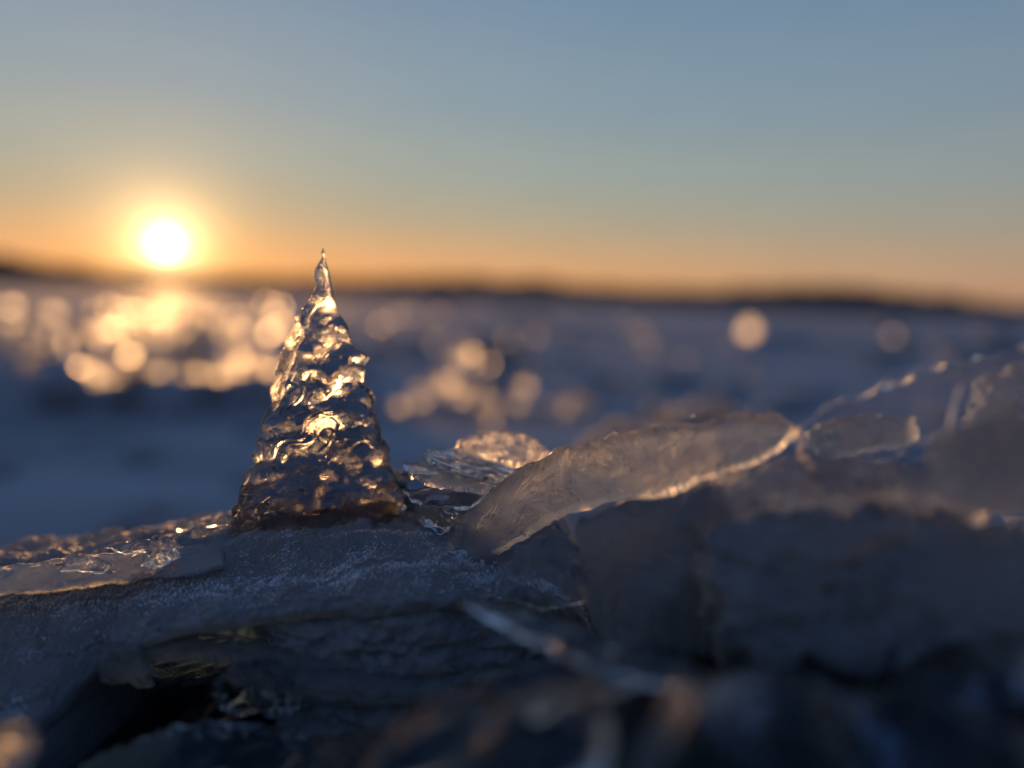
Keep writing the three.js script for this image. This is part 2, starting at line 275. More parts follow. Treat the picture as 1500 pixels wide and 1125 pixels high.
const bankGrain = (x, z) => 0.0036 * n3(x * 26, z * 26, 1) + 0.0034 * sstep(-0.03, 0.03, n3(x * 7 + 2, z * 26, 9)) + 0.0026 * sstep(-0.03, 0.03, m3(x * 11, z * 40 + x * 8, 5)) - 0.003 + 0.0014 * n3(x * 95, z * 95, 2) + 0.0009 * m3(x * 260, z * 260, 3) + 0.0005 * n3(x * 480, z * 480, 6);
const bankH = (x, z) => { const back = sstep(0.78, 0.68, -z), right = sstep(0.12, 0.03, x); return 0.09 + (bankField(x, z) + bankGrain(x, z) * sstep(0, 0.008, -z - bankEdge(x)) - 0.09) * back * right; };
{ // the bank: its top, a rounded lip, and the undercut hollow below it; at one end it runs out as a slope instead
  const x0 = -0.56, x1 = 0.14, nx = 500, top = 230, lip = 10, low = 90, pos = [], uv = [], idx = [], R = top + lip + low;
  for (let i = 0; i <= nx; i++) {
    const x = x0 + (x1 - x0) * i / nx, e = bankEdge(x), under = sstep(-0.262, -0.238, x) * sstep(-0.12, -0.165, x), th = 0.011 + 0.003 * n3(x * 14, 3, 3), ye = bankH(x, -e);
    let px = 0, py = 0, len = 0;
    for (let k = 0; k <= R; k++) {
      let d, y;
      if (k <= top) { d = 0.78 + (e - 0.78) * Math.pow(k / top, 0.8); y = bankH(x, -d); }
      else if (k <= top + lip) { const a = (k - top) / lip * Math.PI; d = e - Math.sin(a) * th * 0.45; y = ye - (1 - Math.cos(a)) * th / 2; }
      else { const t = (k - top - lip) / low; const ud = e + 0.11 * Math.pow(t, 0.8), uy = ye - th - 0.10 * Math.pow(t, 1.25), sd = e - 0.05 * Math.pow(t, 0.7), sy = ye - th - 0.13 * t; d = sd + (ud - sd) * under; y = sy + (uy - sy) * under; const q = 0.004 * n3(x * 26, y * 120, 2) + 0.003 * Math.abs(m3(x * 60, y * 160, 8)); d += q; y += 0.25 * q; }
      if (k > top - 6) { const q = sstep(top - 6, top, k) * (0.0026 * n3(x * 38, y * 60, d * 40) + 0.0018 * n3(x * 90, y * 120, d * 90) + 0.0010 * m3(x * 240, y * 240, d * 240)); d -= q; y += 0.5 * q; }
      if (k) len += Math.hypot(d - px, y - py); px = d; py = y;
      pos.push(x, y, -d); uv.push(x * 8, (k <= top ? 0.78 - (0.78 - 0.44) * Math.pow(k / top, 0.8) : 0.44 - (k - top) * 0.0014) * 8);
    }
  }
  for (let i = 0; i < nx; i++) for (let k = 0; k < R; k++) { const q = i * (R + 1) + k; idx.push(q, q + 1, q + R + 1, q + 1, q + R + 2, q + R + 1); }
  const g = new THREE.BufferGeometry(); g.setAttribute('position', new THREE.Float32BufferAttribute(pos, 3)); g.setAttribute('uv', new THREE.Float32BufferAttribute(uv, 2)); g.setIndex(idx); g.computeVertexNormals();
  setting('frost_bank', g, M.frost);
}
{ // rough grey ice added behind the heap to keep sun off its foot
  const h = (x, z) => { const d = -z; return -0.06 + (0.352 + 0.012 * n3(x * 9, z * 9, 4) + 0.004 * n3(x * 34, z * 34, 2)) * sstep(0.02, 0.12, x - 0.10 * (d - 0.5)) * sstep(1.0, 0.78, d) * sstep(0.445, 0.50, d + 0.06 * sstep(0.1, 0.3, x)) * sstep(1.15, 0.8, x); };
  setting('added_ice_bank', sheet(h, 0.0, 1.2, -1.05, -0.36, 0.006), M.greyIce);
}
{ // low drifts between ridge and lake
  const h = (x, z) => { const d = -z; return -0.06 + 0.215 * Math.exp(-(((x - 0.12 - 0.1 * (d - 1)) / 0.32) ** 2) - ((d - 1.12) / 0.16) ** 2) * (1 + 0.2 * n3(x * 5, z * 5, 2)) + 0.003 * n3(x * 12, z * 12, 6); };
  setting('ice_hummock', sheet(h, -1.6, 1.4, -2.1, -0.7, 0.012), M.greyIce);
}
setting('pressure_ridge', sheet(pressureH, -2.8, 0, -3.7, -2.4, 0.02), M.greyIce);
{ // frost crystals standing on the bank
  const g = new THREE.OctahedronGeometry(1, 0); g.scale(0.5, 1, 0.35);
  const n = 20000, r = rng(303), mesh = new THREE.InstancedMesh(g, M.crystal, n), m = new THREE.Matrix4(), q = new THREE.Quaternion(), e = new THREE.Euler();
  let k = 0;
  for (let tries = 0; tries < 400000 && k < n; tries++) {
    const d = 0.40 + 0.11 * r(), x = -0.46 + 0.52 * r(), c = n3(x * 22, d * 30, 9) + 0.6 * n3(x * 60, d * 60, 3), line = 0.470 + 0.006 * n3(x * 9, 4, 4), crest = Math.exp(-(((d - line) / 0.012) ** 2)) + 2.5 * Math.exp(-(((d - line) / 0.0025) ** 2));
    if (r() > (0.9 * crest + 0.12) * (0.3 + 0.9 * sstep(-0.2, 0.7, c)) + 0.5 * sstep(0.55, 1.1, c)) continue;
    if (d < bankEdge(x) + 0.002) continue; const y = bankH(x, -d);
    const s = 0.0005 + 0.0009 * r() * r();
    m.compose(new THREE.Vector3(x, y + s * 0.3, -d), q.setFromEuler(e.set(r() * 6, r() * 6, r() * 6)), new THREE.Vector3(s, s, s)); mesh.setMatrixAt(k++, m);
  }
  mesh.count = k; mesh.name = 'frost_crystals'; mesh.userData.kind = 'stuff'; mesh.userData.label = 'granular frost crystals along the crest of the frosty bank'; mesh.userData.category = 'frost'; shade(mesh); scene.add(mesh);
}

// ------------------------------------------------------------------ the ice spire
{
  const D = 0.537, base = at(480, 792, D), top = at(476, 357, D), up = top.clone().sub(base), H = up.length(); up.normalize();
  const view = camera.position.clone().sub(base); const side = new THREE.Vector3().crossVectors(up, view).normalize(), front = new THREE.Vector3().crossVectors(side, up);
  const s = K * D, rows = [ // photograph row, left edge, right edge
    [357, 476, 478.5], [365, 474, 480.5], [372, 475.5, 480], [380, 470, 482], [390, 464.5, 485], [400, 463, 488], [412, 467, 491], [424, 464, 491], [436, 456, 493], [448, 448, 498], [460, 443, 504], [475, 440, 511], [490, 436, 515], [505, 427, 524], [520, 421, 535], [545, 411, 538], [570, 403, 541], [600, 395, 549], [630, 385, 559], [650, 377, 568], [675, 374, 574], [700, 362, 582], [720, 351, 590], [745, 343, 605], [770, 336, 619], [795, 327, 630], [830, 315, 645]];
  const edges = (y) => { const row = 792 - y / s; let i = 0; while (i < rows.length - 2 && row > rows[i + 1][0]) i++; const t = clamp((row - rows[i][0]) / (rows[i + 1][0] - rows[i][0])); return [(rows[i][1] + (rows[i + 1][1] - rows[i][1]) * t - 480) * s, (rows[i][2] + (rows[i + 1][2] - rows[i][2]) * t - 480) * s]; };
  const plain = (x, y, z) => { const [l, r] = edges(clamp(y, -0.03, H)), skirt = 0.2 * Math.exp(-Math.max(0, y - 0.002) / 0.007) * (0.7 + 0.6 * n3(x * 40, z * 40, 2)), w = (r - l) / 2 + 0.009 * skirt, c = (l + r) / 2, t = (r - l) * 0.15 + 0.0016 + 0.011 * skirt, X = (x - c) / w, Z = (z + 0.018) / t, q = Math.sqrt(X * X + Z * Z); return Math.max((q - 1) * Math.min(w, t) * (q > 1 ? 1 : 1), y - H); };
  const f = (x, y, z) => {
    const [l, r] = edges(clamp(y, -0.03, H)), rim = 1 - 0.7 * sstep(0.55, 1.0, Math.abs((x - (l + r) / 2) / ((r - l) / 2))), calm = 0.16 + 1.0 * sstep(-0.3, 0.4, n3(x * 17 + 3, y * 19, 4));
    const amp = sstep(0.178, 0.125, y) * rim, back = z < -0.018 ? 0.36 : 1, wx = 0.010 * n3(x * 30, y * 30, z * 12), wy = 0.007 * n3(x * 28 + 9, y * 34, z * 12 + 3);
    const a = sstep(-0.05, 0.30, n3((x + wx * 1.5) * 21, (y + wy * 1.5) * 33 - x * 20, z * 8)), b = sstep(0.28, 0.46, m3((x + wx * 1.6) * 38 + 5, (y + wy * 1.6) * 54 - x * 30, z * 11)), c = n3(x * 17, y * 26 - x * 12, z * 10 + 5);
    const crease = Math.max(0, 1 - 9 * Math.abs(n3((x - wy) * 18 + 4, (y + wx) * 29 + x * 13, z * 8)));
    const step = 0.0009 * sstep(0.2, 0.05, y) * n3(x * 20, y * 60, 7);
    return plain(x, y, z) + step + 0.0012 * amp - back * calm * (0.0030 * amp * a + 0.0020 * amp * b) + back * 0.0022 * amp * c + 0.0015 * amp * crease * back * calm + (0.0003 + 0.0002 * amp * calm) * n3(x * 60, y * 85, z * 40) - 0.0007 * amp * sstep(0.35, 0.75, m3(x * 105, y * 150, z * 45)) * sstep(-0.2, 0.3, n3(x * 22, y * 24, 8));
  };
  const geo = solid(f, [-0.105, -0.014, -0.062], [0.105, H + 0.004, 0.03], 0.00095, [plain, 0.0085]);
  { const p = geo.attributes.position, n = geo.attributes.normal, u = geo.attributes.uv; for (let i = 0; i < p.count; i++) u.setXY(i, clamp((p.getX(i) + 0.1) / 0.2, 0.001, 0.999) * 0.5 + (n.getZ(i) < 0 ? 0.5 : 0), (p.getY(i) + 0.02) / 0.24); }
  const root = new THREE.Group(); root.name = numbered('ice_spire'); scene.add(root); root.applyMatrix4(new THREE.Matrix4().makeBasis(side, up, front).setPosition(base));
  tag(root, 'tall tapering spire of clear rippled ice glowing gold from the sun behind', 'ice spire');
  part('spire_body', geo, M.spire, root);
  // the dark flake frozen along the spire's upper edge
  const path = [[437, 462, .0022], [441, 486, .0034], [433, 500, .0046], [427, 522, .0048], [417, 548, .0042], [409, 575, .0034], [404, 600, .0022]].map(([px, py, r]) => [(px - 480) * s, (792 - py) * s, r]);
  const flake = (x, y, z) => { let d = 1; for (let i = 0; i < path.length - 1; i++) { const [ax, ay, ar] = path[i], [bx, by, br] = path[i + 1], dx = bx - ax, dy = by - ay, t = clamp(((x - ax) * dx + (y - ay) * dy) / (dx * dx + dy * dy)); d = smin(d, Math.hypot(x - ax - dx * t, y - ay - dy * t, (z + 0.016) * 0.6) - (ar + (br - ar) * t), 0.002); } return d + 0.0016 * n3(x * 95, y * 60, z * 95) + 0.0004 * m3(x * 300, y * 300, z * 300); };
  part('side_flake', solid(flake, [-0.05, 0.075, -0.032], [-0.008, 0.165, 0.001], 0.0009), M.frosted, root);
}

// ------------------------------------------------------------------ ice round the spire
slab([[-60, 848, .475], [0, 853, .475], [60, 857, .475], [160, 853, .48], [250, 840, .485], [330, 822, .495], [350, 780, .527], [300, 776, .528], [235, 786, .526], [150, 798, .522], [60, 816, .518], [-60, 838, .51]],
  { name: 'ice_plate', mat: M.frost, thick: 0.003, crag: 0.0006, fine: 0.0002, wave: 0.0008, waveFreq: 22, edge: 0.004, edgeFreq: 30, cell: 0.0015, seed: 3, label: 'matte frosted ice plate lying on the frosty bank beside the spire', category: 'ice plate' }).position.y -= 0.004;
slab([[225, 786, .55], [300, 778, .55], [345, 770, .55], [352, 758, .58], [300, 765, .585], [270, 772, .58]],
  { name: 'ice_plate', mat: M.clear, thick: 0.005, wave: 0.0018, waveFreq: 40, edge: 0.003, cell: 0.0015, seed: 5, label: 'small clear plate with golden edges tucked against the spire foot', category: 'ice plate' });
lumpThing('ice_nub', lump(91, [.0125, .0115, .010], { chip: 0.14, freq: 2.2, cell: 0.06 }), M.clear, at(236, 810, .494), [0.2, 0.4, 0.5], 'small clear ice nub sparkling on the matte frosted plate', 'ice nub');
slab([[150, 800, .512], [205, 790, .518], [262, 792, .516], [240, 806, .508], [180, 812, .506]],
  { name: 'ice_flake', mat: M.clear, thick: 0.002, wave: 0.0006, edge: 0.001, round: 0.0007, cell: 0.0011, seed: 6, label: 'thin clear flake lying behind the small nub on the frosted plate', category: 'ice flake' });
slab([[85, 838, .490], [100, 814, .496], [130, 812, .496], [168, 826, .492], [150, 838, .488]],
  { name: 'ice_flake', mat: M.clear, thick: 0.002, wave: 0.0006, edge: 0.001, round: 0.0007, cell: 0.0011, seed: 7, label: 'thin clear flake propped up on the outer end of the frosted plate', category: 'ice flake' });

slab([[575, 672, .575], [628, 668, .585], [700, 690, .59], [775, 700, .585], [725, 742, .555], [655, 795, .53], [600, 795, .53]],
  { name: 'ice_block', mat: M.clear, thick: 0.03, wave: 0.0012, waveFreq: 26, edge: 0.003, round: 0.0012, facets: 4, cell: 0.0017, seed: 8, label: 'dark glassy rippled ice block wedged between spire and tilted slab', category: 'ice block' });
slab([[620, 662, .552], [640, 650, .568], [690, 660, .585], [745, 683, .588], [774, 694, .575], [730, 699, .552], [680, 690, .547], [628, 677, .547]],
  { name: 'ice_slab', mat: M.clear, thick: 0.005, wave: 0.0010, waveFreq: 34, edge: 0.002, round: 0.001, cell: 0.0013, seed: 11, label: 'thin wavy clear slab lying on the dark glassy block', category: 'ice slab' });
slab([[664, 652, .572], [672, 640, .585], [700, 631, .60], [740, 627, .61], [780, 639, .605], [810, 658, .59], [786, 676, .575], [768, 688, .57], [735, 676, .57], [700, 663, .57]],
  { name: 'ice_shard', mat: M.frosted, thick: 0.005, wave: 0.0012, waveFreq: 50, edge: 0.002, cell: 0.0014, seed: 13, label: 'pale almond shaped ice shard topmost of the stack beside the spire', category: 'ice shard' });
slab([[598, 692, .533], [640, 693, .54], [690, 701, .54], [727, 708, .538], [716, 719, .528], [670, 714, .526], [620, 704, .526]],
  { name: 'ice_shard', mat: M.frosted, thick: 0.005, wave: 0.001, waveFreq: 50, edge: 0.002, cell: 0.0014, seed: 17, label: 'narrow blue white shard lying across the dark glassy block', category: 'ice shard' });
slab([[612, 737, .522], [640, 729, .528], [668, 736, .528], [673, 752, .522], [650, 772, .516], [618, 768, .516]],
  { name: 'ice_nub', mat: M.clear, thick: 0.012, wave: 0.0025, waveFreq: 60, edge: 0.003, cell: 0.0013, seed: 19, label: 'clear glassy nub at the right foot of the spire', category: 'ice nub' });

slab([[585, 676, .560], [640, 668, .570], [720, 690, .575], [790, 704, .566], [735, 715, .552], [660, 700, .548], [600, 690, .548]],
  { name: 'ice_slab', mat: M.clear, thick: 0.004, wave: 0.0008, waveFreq: 30, edge: 0.002, round: 0.001, cell: 0.0013, seed: 12, label: 'thin dark plate under the wavy clear slab beside the spire', category: 'ice slab' });
slab([[590, 716, .542], [640, 708, .548], [712, 722, .548], [690, 745, .536], [640, 742, .532], [600, 732, .532]],
  { name: 'ice_slab', mat: M.clear, thick: 0.004, wave: 0.0008, waveFreq: 30, edge: 0.002, round: 0.001, cell: 0.0013, seed: 14, label: 'thin dark plate lowest in the stack beside the spire', category: 'ice slab' });
// the heap on the right
slab([[648, 788, 0.508], [668, 762, 0.510], [730, 706, 0.511], [800, 664, 0.504], [850, 653, 0.493], [950, 622, 0.470], [1050, 607, 0.446], [1135, 599, 0.429], [1160, 620, 0.421], [1140, 650, 0.419], [1050, 690, 0.431], [960, 722, 0.450], [870, 736, 0.473], [830, 750, 0.481], [760, 792, 0.490], [690, 832, 0.495]],
  { name: 'ice_slab', mat: M.frosted, thick: 0.014, wave: 0.003, waveFreq: 18, crag: 0.0012, edge: 0.0022, edgeFreq: 30, cell: 0.0022, seed: 21, facets: 0, round: 0.0012, label: 'long tilted frosted slab glowing amber beside the almond shaped shard', category: 'ice slab' });
slab([[828, 748, 0.454], [848, 800, 0.447], [870, 884, 0.435], [790, 893, 0.445], [695, 872, 0.454], [760, 806, 0.456]],
  { name: 'ice_shard', mat: M.clear, thick: 0.008, wave: 0.0015, waveFreq: 30, edge: 0.002, cell: 0.0018, seed: 23, facets: 2, round: 0.001, label: 'pointed triangular shard leaning on the long tilted slab', category: 'ice shard' });
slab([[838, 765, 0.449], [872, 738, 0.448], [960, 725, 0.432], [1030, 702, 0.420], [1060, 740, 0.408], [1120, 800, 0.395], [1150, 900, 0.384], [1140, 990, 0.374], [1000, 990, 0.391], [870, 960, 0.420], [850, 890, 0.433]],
  { name: 'ice_block', mat: M.shadedCrust, thick: 0.06, deep: 0.7, wave: 0.003, waveFreq: 14, crag: 0.001, edge: 0.003, edgeFreq: 30, cell: 0.0028, seed: 27, facets: 5, round: 0.0012, label: 'big smooth block with shade put into its grey under the long tilted slab', category: 'ice block' });
slab([[985, 770, 0.416], [1005, 705, 0.416], [1090, 672, 0.407], [1165, 645, 0.403], [1260, 668, 0.397], [1360, 680, 0.393], [1460, 690, 0.389], [1440, 765, 0.383], [1250, 795, 0.383], [1100, 800, 0.391]],
  { name: 'ice_slab', mat: M.frosted, thick: 0.012, deep: 0.5, wave: 0.003, waveFreq: 22, crag: 0.0015, edge: 0.002, edgeFreq: 30, cell: 0.0024, seed: 29, facets: 2, round: 0.0012, label: 'amber frosted slab above the crumpled block on the right heap', category: 'ice slab' });
slab([[1178, 622, 0.398], [1215, 594, 0.400], [1290, 566, 0.402], [1350, 542, 0.404], [1430, 522, 0.405], [1510, 506, 0.407], [1640, 488, 0.408], [1640, 690, 0.393], [1480, 700, 0.392], [1340, 720, 0.391], [1220, 720, 0.391], [1185, 680, 0.394]],
  { name: 'ice_slab', mat: M.pane, thick: 0.012, wave: 0.003, waveFreq: 20, edge: 0.003, edgeFreq: 60, cell: 0.0028, seed: 31, label: 'large clear slab with a rising beaded top edge crowning the right heap', category: 'ice slab' });
slab([[1184, 628, 0.447], [1225, 608, 0.448], [1300, 603, 0.448], [1345, 606, 0.448], [1348, 648, 0.443], [1290, 660, 0.442], [1212, 670, 0.442]],
  { name: 'ice_brick', mat: M.frosted, thick: 0.014, wave: 0.001, edge: 0.002, cell: 0.002, seed: 33, facets: 2, round: 0.001, label: 'frosted amber brick shaped piece showing through the large clear slab', category: 'ice brick' });
{
  const pos = at(1398, 614, .375), h = camera.position.clone().sub(pos).normalize().add(SUN).normalize(), u = at(1452, 574, .375).sub(at(1345, 654, .375)), len = u.length() / 2; u.addScaledVector(h, -u.dot(h)).normalize();
  const m = thing('ice_sliver', lump(705, [1, 1, 1], { planes: 9, round: 0.05, chip: 0.06, cell: 0.1, scoops: 0 }), M.glint, 'slanting golden sliver beside the frosted brick shaped piece', 'ice sliver');
  m.applyMatrix4(new THREE.Matrix4().makeBasis(u, h.clone().cross(u), h).setPosition(pos)); m.scale.set(len * 0.8, 0.003, 0.002);
}
slab([[1438, 600, 0.420], [1460, 545, 0.425], [1510, 528, 0.425], [1660, 515, 0.425], [1660, 740, 0.405], [1470, 740, 0.405]],
  { name: 'ice_block', mat: M.frosted, thick: 0.03, wave: 0.004, waveFreq: 30, crag: 0.006, edge: 0.004, cell: 0.0028, seed: 37, facets: 3, round: 0.001, label: 'dark rough ice block behind the rounded frosty lump', category: 'ice block' });
lumpThing('frosty_lump', lump(95, [.042, .028, .014], { chip: 0.05, freq: 3, cell: 0.04, round: 0.4, scoops: 0 }), M.frosted, at(1495, 690, .352), [0, 0, -0.1], 'rounded frosty lump lit warm on the right heap', 'ice lump');
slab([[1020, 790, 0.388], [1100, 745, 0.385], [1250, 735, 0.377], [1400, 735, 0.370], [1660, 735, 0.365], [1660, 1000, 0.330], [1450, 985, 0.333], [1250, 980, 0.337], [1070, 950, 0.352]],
  { name: 'ice_block', mat: M.shadedCrust, thick: 0.06, wave: 0.0045, waveFreq: 20, crag: 0.007, edge: 0.006, edgeFreq: 40, cell: 0.0026, seed: 41, facets: 6, round: 0.0012, label: 'crumpled rough block at the foot of the right heap', category: 'ice block' });  // shade at the heap foot is carried by this greyer ice
for (const [px, py, d, r] of [[1300, 563, 0.401, .0042], [1214, 593, 0.403, .003], [1226, 588, 0.405, .0018], [1262, 580, 0.407, .002], [1345, 545, 0.407, .0025], [828, 661, 0.498, .003], [818, 664, 0.502, .0018], [1015, 608, 0.454, .002], [900, 634, 0.482, .0018], [1430, 523, 0.405, .0025]])
  lumpThing('ice_bead', lump(Math.round(px), [r, r, r], { round: 0.5, chip: 0.05, cell: 0.14, scoops: 0 }), M.clear, at(px, py, d), [0, px, 0], px > 1100 ? 'tiny clear ice bead on the top edge of the large clear slab' : 'tiny clear ice bead on the edge of the long tilted slab', 'ice bead', px > 1100 ? 'beads on the large clear slab' : 'beads on the long tilted slab');
slab([[1478, 506, 0.400], [1500, 498, 0.400], [1560, 494, 0.400], [1560, 506, 0.395], [1500, 508, 0.395]],
  { name: 'ice_sliver', mat: M.frosted, thick: 0.003, wave: 0.0005, edge: 0.001, cell: 0.0012, seed: 43, label: 'pale sliver lying on the top edge of the large clear slab', category: 'ice sliver' });

// ledges and broken pieces in front of the bank
slab([[490, 891, 0.468], [520, 886, 0.470], [600, 893, 0.467], [660, 905, 0.461], [600, 911, 0.458], [540, 909, 0.459], [505, 902, 0.462]],
  { name: 'ice_sliver', mat: M.frosted, thick: 0.0035, wave: 0.0006, edge: 0.0012, cell: 0.0012, seed: 47, label: 'thin pale sliver jutting from the front of the frosty bank', category: 'ice sliver' });
slab([[255, 912, .474], [330, 905, .478], [430, 915, .476], [508, 940, .468], [420, 938, .462], [300, 925, .463]],
  { name: 'ice_plate', mat: M.clear, thick: 0.003, wave: 0.0006, waveFreq: 30, edge: 0.0016, round: 0.001, cell: 0.0013, seed: 51, label: 'thin clear plate highest of the layered plates under the frosty bank', category: 'ice plate' });
slab([[150, 937, .468], [260, 926, .472], [420, 938, .470], [560, 952, .465], [692, 976, .455], [600, 986, .446], [430, 969, .449], [300, 956, .452], [165, 957, .455]],
  { name: 'ice_plate', mat: M.frosted, thick: 0.006, wave: 0.001, waveFreq: 30, crag: 0.001, edge: 0.0025, edgeFreq: 60, round: 0.0012, cell: 0.0015, seed: 53, label: 'long frosted plate roofing the dark hollow under the frosty bank', category: 'ice plate' });
slab([[395, 930, .468], [470, 918, .472], [560, 922, .471], [612, 936, .466], [525, 945, .459], [430, 943, .460]],
  { name: 'ice_plate', mat: M.frost, thick: 0.005, wave: 0.0012, waveFreq: 50, fine: 0.0004, edge: 0.002, edgeFreq: 120, round: 0.0012, cell: 0.0012, seed: 55, label: 'frost covered strip of ice on the long frosted plate', category: 'ice plate' });
slab([[330, 968, .452], [450, 964, .456], [600, 987, .450], [705, 1012, .438], [560, 1018, .431], [430, 1003, .435], [340, 988, .440]],
  { name: 'ice_plate', mat: M.frosted, thick: 0.008, wave: 0.001, waveFreq: 26, crag: 0.001, edge: 0.002, edgeFreq: 60, round: 0.0012, facets: 2, cell: 0.0015, seed: 56, label: 'lowest frosted plate of the layered plates, jutting out furthest', category: 'ice plate' });
slab([[140, 952, .450], [200, 944, .453], [216, 985, .447], [200, 1004, .443], [146, 996, .444]],
  { name: 'ice_block', mat: M.frosted, thick: 0.02, wave: 0.001, crag: 0.003, edge: 0.002, round: 0.001, facets: 3, cell: 0.0013, seed: 58, label: 'small jagged block closing the end of the long frosted plate', category: 'ice block' });
slab([[306, 1002, .432], [350, 972, .435], [398, 962, .435], [428, 1000, .431], [418, 1045, .426], [312, 1045, .426]],
  { name: 'ice_block', mat: M.clear, thick: 0.025, wave: 0.0012, crag: 0.003, edge: 0.003, round: 0.001, facets: 5, cell: 0.0014, seed: 60, label: 'peaked glassy block inside the hollow below the plates', category: 'ice block' });
slab([[60, 1090, .40], [230, 1048, .41], [420, 1055, .41], [520, 1080, .40], [480, 1125, .385], [200, 1135, .38]],
  { name: 'ice_slab', mat: M.clear, thick: 0.02, wave: 0.001, edge: 0.003, round: 0.0015, facets: 3, cell: 0.0022, seed: 62, label: 'broad glassy slab lying low in front of the hollow', category: 'ice slab' });

// out of focus, close to the lens
slab([[668, 884, .37], [700, 874, .37], [840, 905, .345], [1010, 962, .315], [1060, 1010, .30], [960, 1008, .30], [850, 968, .315], [760, 930, .34]],
  { name: 'ice_shard', mat: M.clear, thick: 0.004, wave: 0.001, edge: 0.0012, cell: 0.0014, seed: 57, label: 'long glassy shard running down in front of the triangular shard', category: 'ice shard' });
slab([[440, 1120, .272], [600, 1042, .285], [720, 992, .295], [860, 942, .308], [960, 985, .300], [820, 1050, .285], [640, 1130, .27], [480, 1180, .262]],
  { name: 'ice_shard', mat: M.clear, thick: 0.007, wave: 0.0008, edge: 0.001, cell: 0.0018, seed: 59, label: 'long clear shard with a glinting edge crossing the long glassy shard', category: 'ice shard' });
slab([[996, 1002, .252], [1024, 1008, .252], [1016, 1050, .250], [985, 1100, .248], [950, 1190, .245], [890, 1190, .245], [930, 1100, .248], [966, 1045, .250]],
  { name: 'ice_shard', mat: M.frosted, thick: 0.005, wave: 0.001, edge: 0.0012, cell: 0.002, seed: 61, label: 'upright pointed shard with amber tip standing in the dark foreground', category: 'ice shard' });
slab([[612, 1030, .290], [660, 1012, .292], [718, 992, .294], [728, 1003, .293], [670, 1026, .291], [622, 1046, .289]],
  { name: 'ice_sliver', mat: M.frosted, thick: 0.004, wave: 0.001, edge: 0.001, cell: 0.0015, seed: 63, label: 'short blurred sliver standing on the long clear shard', category: 'ice sliver' });
lumpThing('ice_bead', lump(131, [.0028, .0028, .0028], { round: 0.5, cell: 0.14, scoops: 0 }), M.frosted, at(480, 1088, .274), [0, 0, 0], 'tiny blurred ice bead on the long clear shard', 'ice bead');
lumpThing('ice_lump', lump(101, [.013, .011, .011], { planes: 8, round: 0.03, chip: 0.03, cell: 0.07 }), M.frosted, at(4, 1098, .33), [0, 0.4, 0.2], 'pale grey ice lump below the frosty bank', 'ice lump');
for (const [px, py, d, r, sd, lab] of [[1150, 1060, .28, .022, 111, 'wide flat lump low in the shadowed foreground'], [1360, 1085, .275, .022, 112, 'angular lump in front of the crumpled block'], [1455, 1000, .31, .020, 113, 'humped lump touching the crumpled block'], [770, 1110, .255, .018, 114, 'flat lump under the long clear shard']])
  lumpThing('ice_lump', lump(sd, [r * 1.9, r * 0.7, r * 1.4], { planes: 8, round: 0.03, chip: 0.04, cell: 0.07 }), M.clear, at(px, py, d), [0.2, sd, 0.3], lab, 'ice lump');

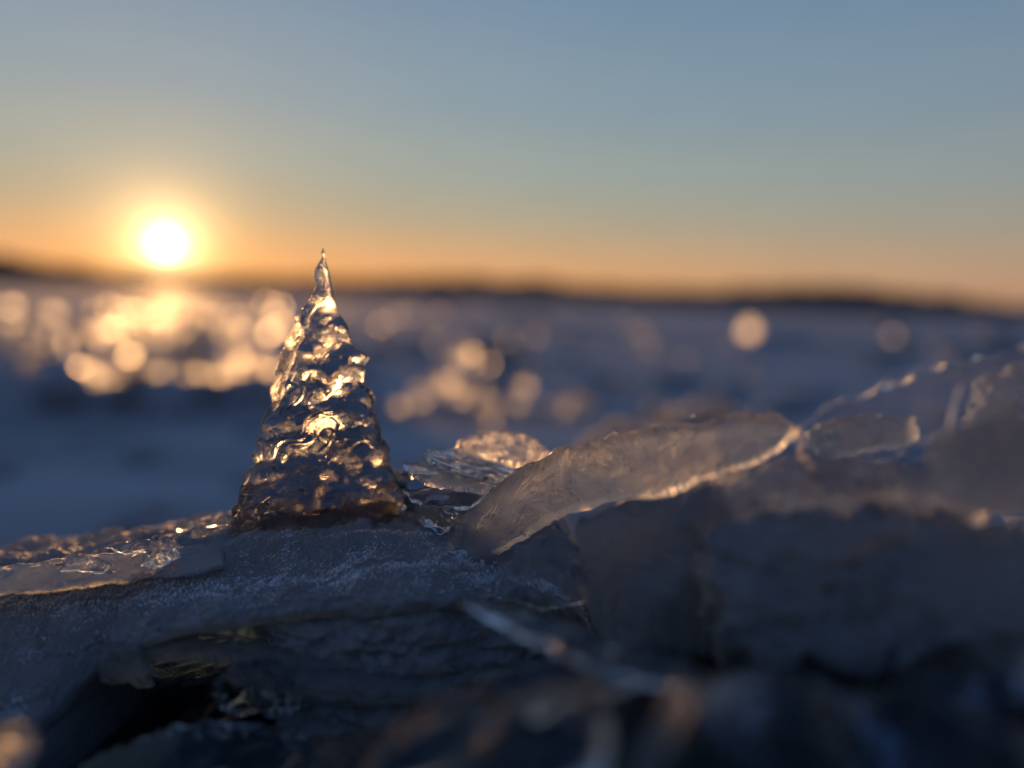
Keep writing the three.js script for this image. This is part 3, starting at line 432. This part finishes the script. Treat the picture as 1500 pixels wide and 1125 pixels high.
// ------------------------------------------------------------------ ice strewn over the lake
{
  const r = rng(2024), protos = [0, 1, 2, 3, 4, 5, 6].map((k) => lump(500 + k, [1, 0.55 + 0.12 * (k % 3), 0.8], { planes: 9, round: 0.06, chip: 0.05, cell: 0.1, scoops: 1 }));
  const put = (name, px, D, s, mat, label, category, group, tilt = 0.35, lift = 0.3, flat = 1) => {
    const a = Math.atan((px - 750) * K), m = thing(name, protos[Math.floor(r() * 7)], mat, label, category, group);
    m.position.set(Math.sin(a) * D, -0.02 + s * lift, -Math.cos(a) * D); m.rotation.set((r() - 0.5) * 2 * tilt, r() * 6.28, (r() - 0.5) * 2 * tilt); m.scale.set(s * (0.8 + 0.5 * r()), s * flat * (0.8 + 0.5 * r()), s * (0.8 + 0.5 * r()));
    return m;
  };
  for (let i = 0; i < 70; i++) { const D = 3.3 / (1 - 0.80 * r()); put('ice_chunk', -60 + 500 * r(), D, (0.035 + 0.05 * r()) * Math.pow(D / 3.3, 0.7), M.frosted, 'blurred ice chunk glinting gold on the lake under the sun', 'ice chunk', 'chunks glinting on the lake under the sun', 0.5); }
  for (let i = 0; i < 150; i++) { const D = 3.4 / (1 - 0.86 * r()), m = put('ice_floe', 0 + 430 * r(), D, (0.03 + 0.05 * r()) * Math.pow(D / 3.3, 0.85), M.glint, 'flat blurred ice floe flashing gold on the lake under the sun', 'ice floe', 'flat floes under the sun', 0.11, 0.12, 0.3); }
  for (let i = 0; i < 46; i++) { const px = 20 + 400 * r(), D = 2.95 + 0.35 * r(), a = Math.atan((px - 750) * K), m = put('ice_chunk', px, D, 0.022 + 0.03 * r(), M.frosted, 'amber lit ice chunk on the low ridge crossing the lake', 'ice chunk', 'chunks on the low lake ridge', 0.8, 0.3, 1); m.position.y = Math.max(0, pressureH(m.position.x, m.position.z)) + 0.012; }
  for (let i = 0; i < 40; i++) { const D = 3.6 / (1 - 0.85 * r()); put('ice_chunk', 430 + 1150 * r(), D, (0.015 + 0.025 * r()) * Math.pow(D / 3.3, 0.7), M.frosted, 'blurred ice chunk scattered on the open lake away from the sun', 'ice chunk', 'chunks scattered on the open lake', 0.5); }
  for (let i = 0; i < 18; i++) { const px = 560 + 300 * r(), D = 2.75 + 0.5 * r(), up = 0.26 * Math.exp(-(((px - 690) / 75) ** 2)) * r(); const m = put('ice_chunk', px, D, 0.025 + 0.035 * r(), M.frosted, 'warm lit ice chunk in the blurred pile on the lake', 'ice chunk', 'chunks in the blurred pile', 0.7, 0.35, 0.9); m.position.y += up; }
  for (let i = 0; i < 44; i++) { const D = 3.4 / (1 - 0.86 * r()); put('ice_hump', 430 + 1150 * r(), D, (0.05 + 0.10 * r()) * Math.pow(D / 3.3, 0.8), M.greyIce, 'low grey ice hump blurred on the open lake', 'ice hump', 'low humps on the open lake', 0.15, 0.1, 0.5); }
  for (let i = 0; i < 10; i++) put('ice_chunk', 960 + 110 * r(), 2.9 + 0.3 * r(), 0.045 + 0.03 * r(), M.frosted, 'warm lit ice chunk in the low row beyond the tilted slab', 'ice chunk', 'chunks in the low row beyond the tilted slab', 0.5);
}
{ // broken panes standing on the lake, turned so that they throw the sun back
  const r = rng(909), g = [0, 1, 2].map((k) => lump(700 + k, [1, 1, 0.12], { planes: 8, round: 0.05, chip: 0.02, cell: 0.1, scoops: 0 }));
  const spots = [[26, 500, 1.1, 0]]; for (let i = 0; i < 100; i++) { const q = r() + r() - 1, v = r(); spots.push([240 + 190 * q, 446 + 112 * v, (0.5 + 0.7 * r()) * (1 + 0.35 * v), 0]); }
  for (const [px, py, size, where] of [...spots, [556, 478, .35, 1], [742, 500, .4, 1], [690, 538, .5, 1], [716, 540, .6, 1], [762, 560, .4, 1], [1092, 490, 2.3, 2], [1304, 492, .8, 3]]) {
    const D = 0.44 / ((py - 440 - 0.035 * (px - 750)) * K), a = Math.atan((px - 750) * K), pos = new THREE.Vector3(Math.sin(a) * D, 0.01, -Math.cos(a) * D), h = camera.position.clone().sub(pos).normalize().add(SUN).normalize();
    const u = h.clone().cross(camera.position.clone().sub(pos)).normalize(), w = h.clone().cross(u), s = 0.0046 * D * size;
    const m = thing('ice_fragment', g[Math.floor(r() * 3)], M.glint, ['small broken ice fragment flashing in the sunlit band of the lake', 'small broken ice fragment flashing beside the blurred pile', 'lone broken ice fragment shining bright on the open lake', 'lone broken ice fragment shining dimly near the wooded hill'][where], 'ice fragment', where < 2 ? ['flashing fragments under the sun', 'flashing fragments by the pile'][where] : undefined);
    m.applyMatrix4(new THREE.Matrix4().makeBasis(u, w, h).setPosition(pos)); const cosi = h.dot(camera.position.clone().sub(pos).normalize()); m.scale.set(s * (where ? 1.6 : 1.3), s * Math.min(9, 1.0 / Math.max(0.05, cosi)), s * 0.8);
  }
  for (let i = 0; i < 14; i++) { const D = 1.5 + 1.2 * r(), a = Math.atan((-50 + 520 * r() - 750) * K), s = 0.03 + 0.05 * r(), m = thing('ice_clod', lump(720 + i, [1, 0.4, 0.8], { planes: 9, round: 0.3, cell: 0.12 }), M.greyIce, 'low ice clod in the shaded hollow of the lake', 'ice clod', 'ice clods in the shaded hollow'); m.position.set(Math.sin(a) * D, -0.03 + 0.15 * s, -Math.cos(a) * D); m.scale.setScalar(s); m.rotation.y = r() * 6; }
}
slab([[700, 424, 2.9], [722, 418, 2.9], [765, 465, 2.85], [800, 540, 2.8], [770, 560, 2.8], [735, 480, 2.85]],
  { name: 'ice_shard', mat: M.pane, thick: 0.012, wave: 0.003, waveFreq: 8, edge: 0.006, edgeFreq: 12, cell: 0.008, seed: 71, label: 'tall leaning shard rising out of the blurred pile', category: 'ice shard' });
slab([[840, 618, .90], [905, 604, .92], [955, 606, .92], [990, 615, .92], [970, 640, .88], [880, 645, .86]],
  { name: 'ice_block', mat: M.frosted, thick: 0.06, wave: 0.003, waveFreq: 22, crag: 0.003, facets: 4, edge: 0.005, cell: 0.003, seed: 73, label: 'lone ice block behind the long tilted slab', category: 'ice block' });
renderer.render(scene, camera);
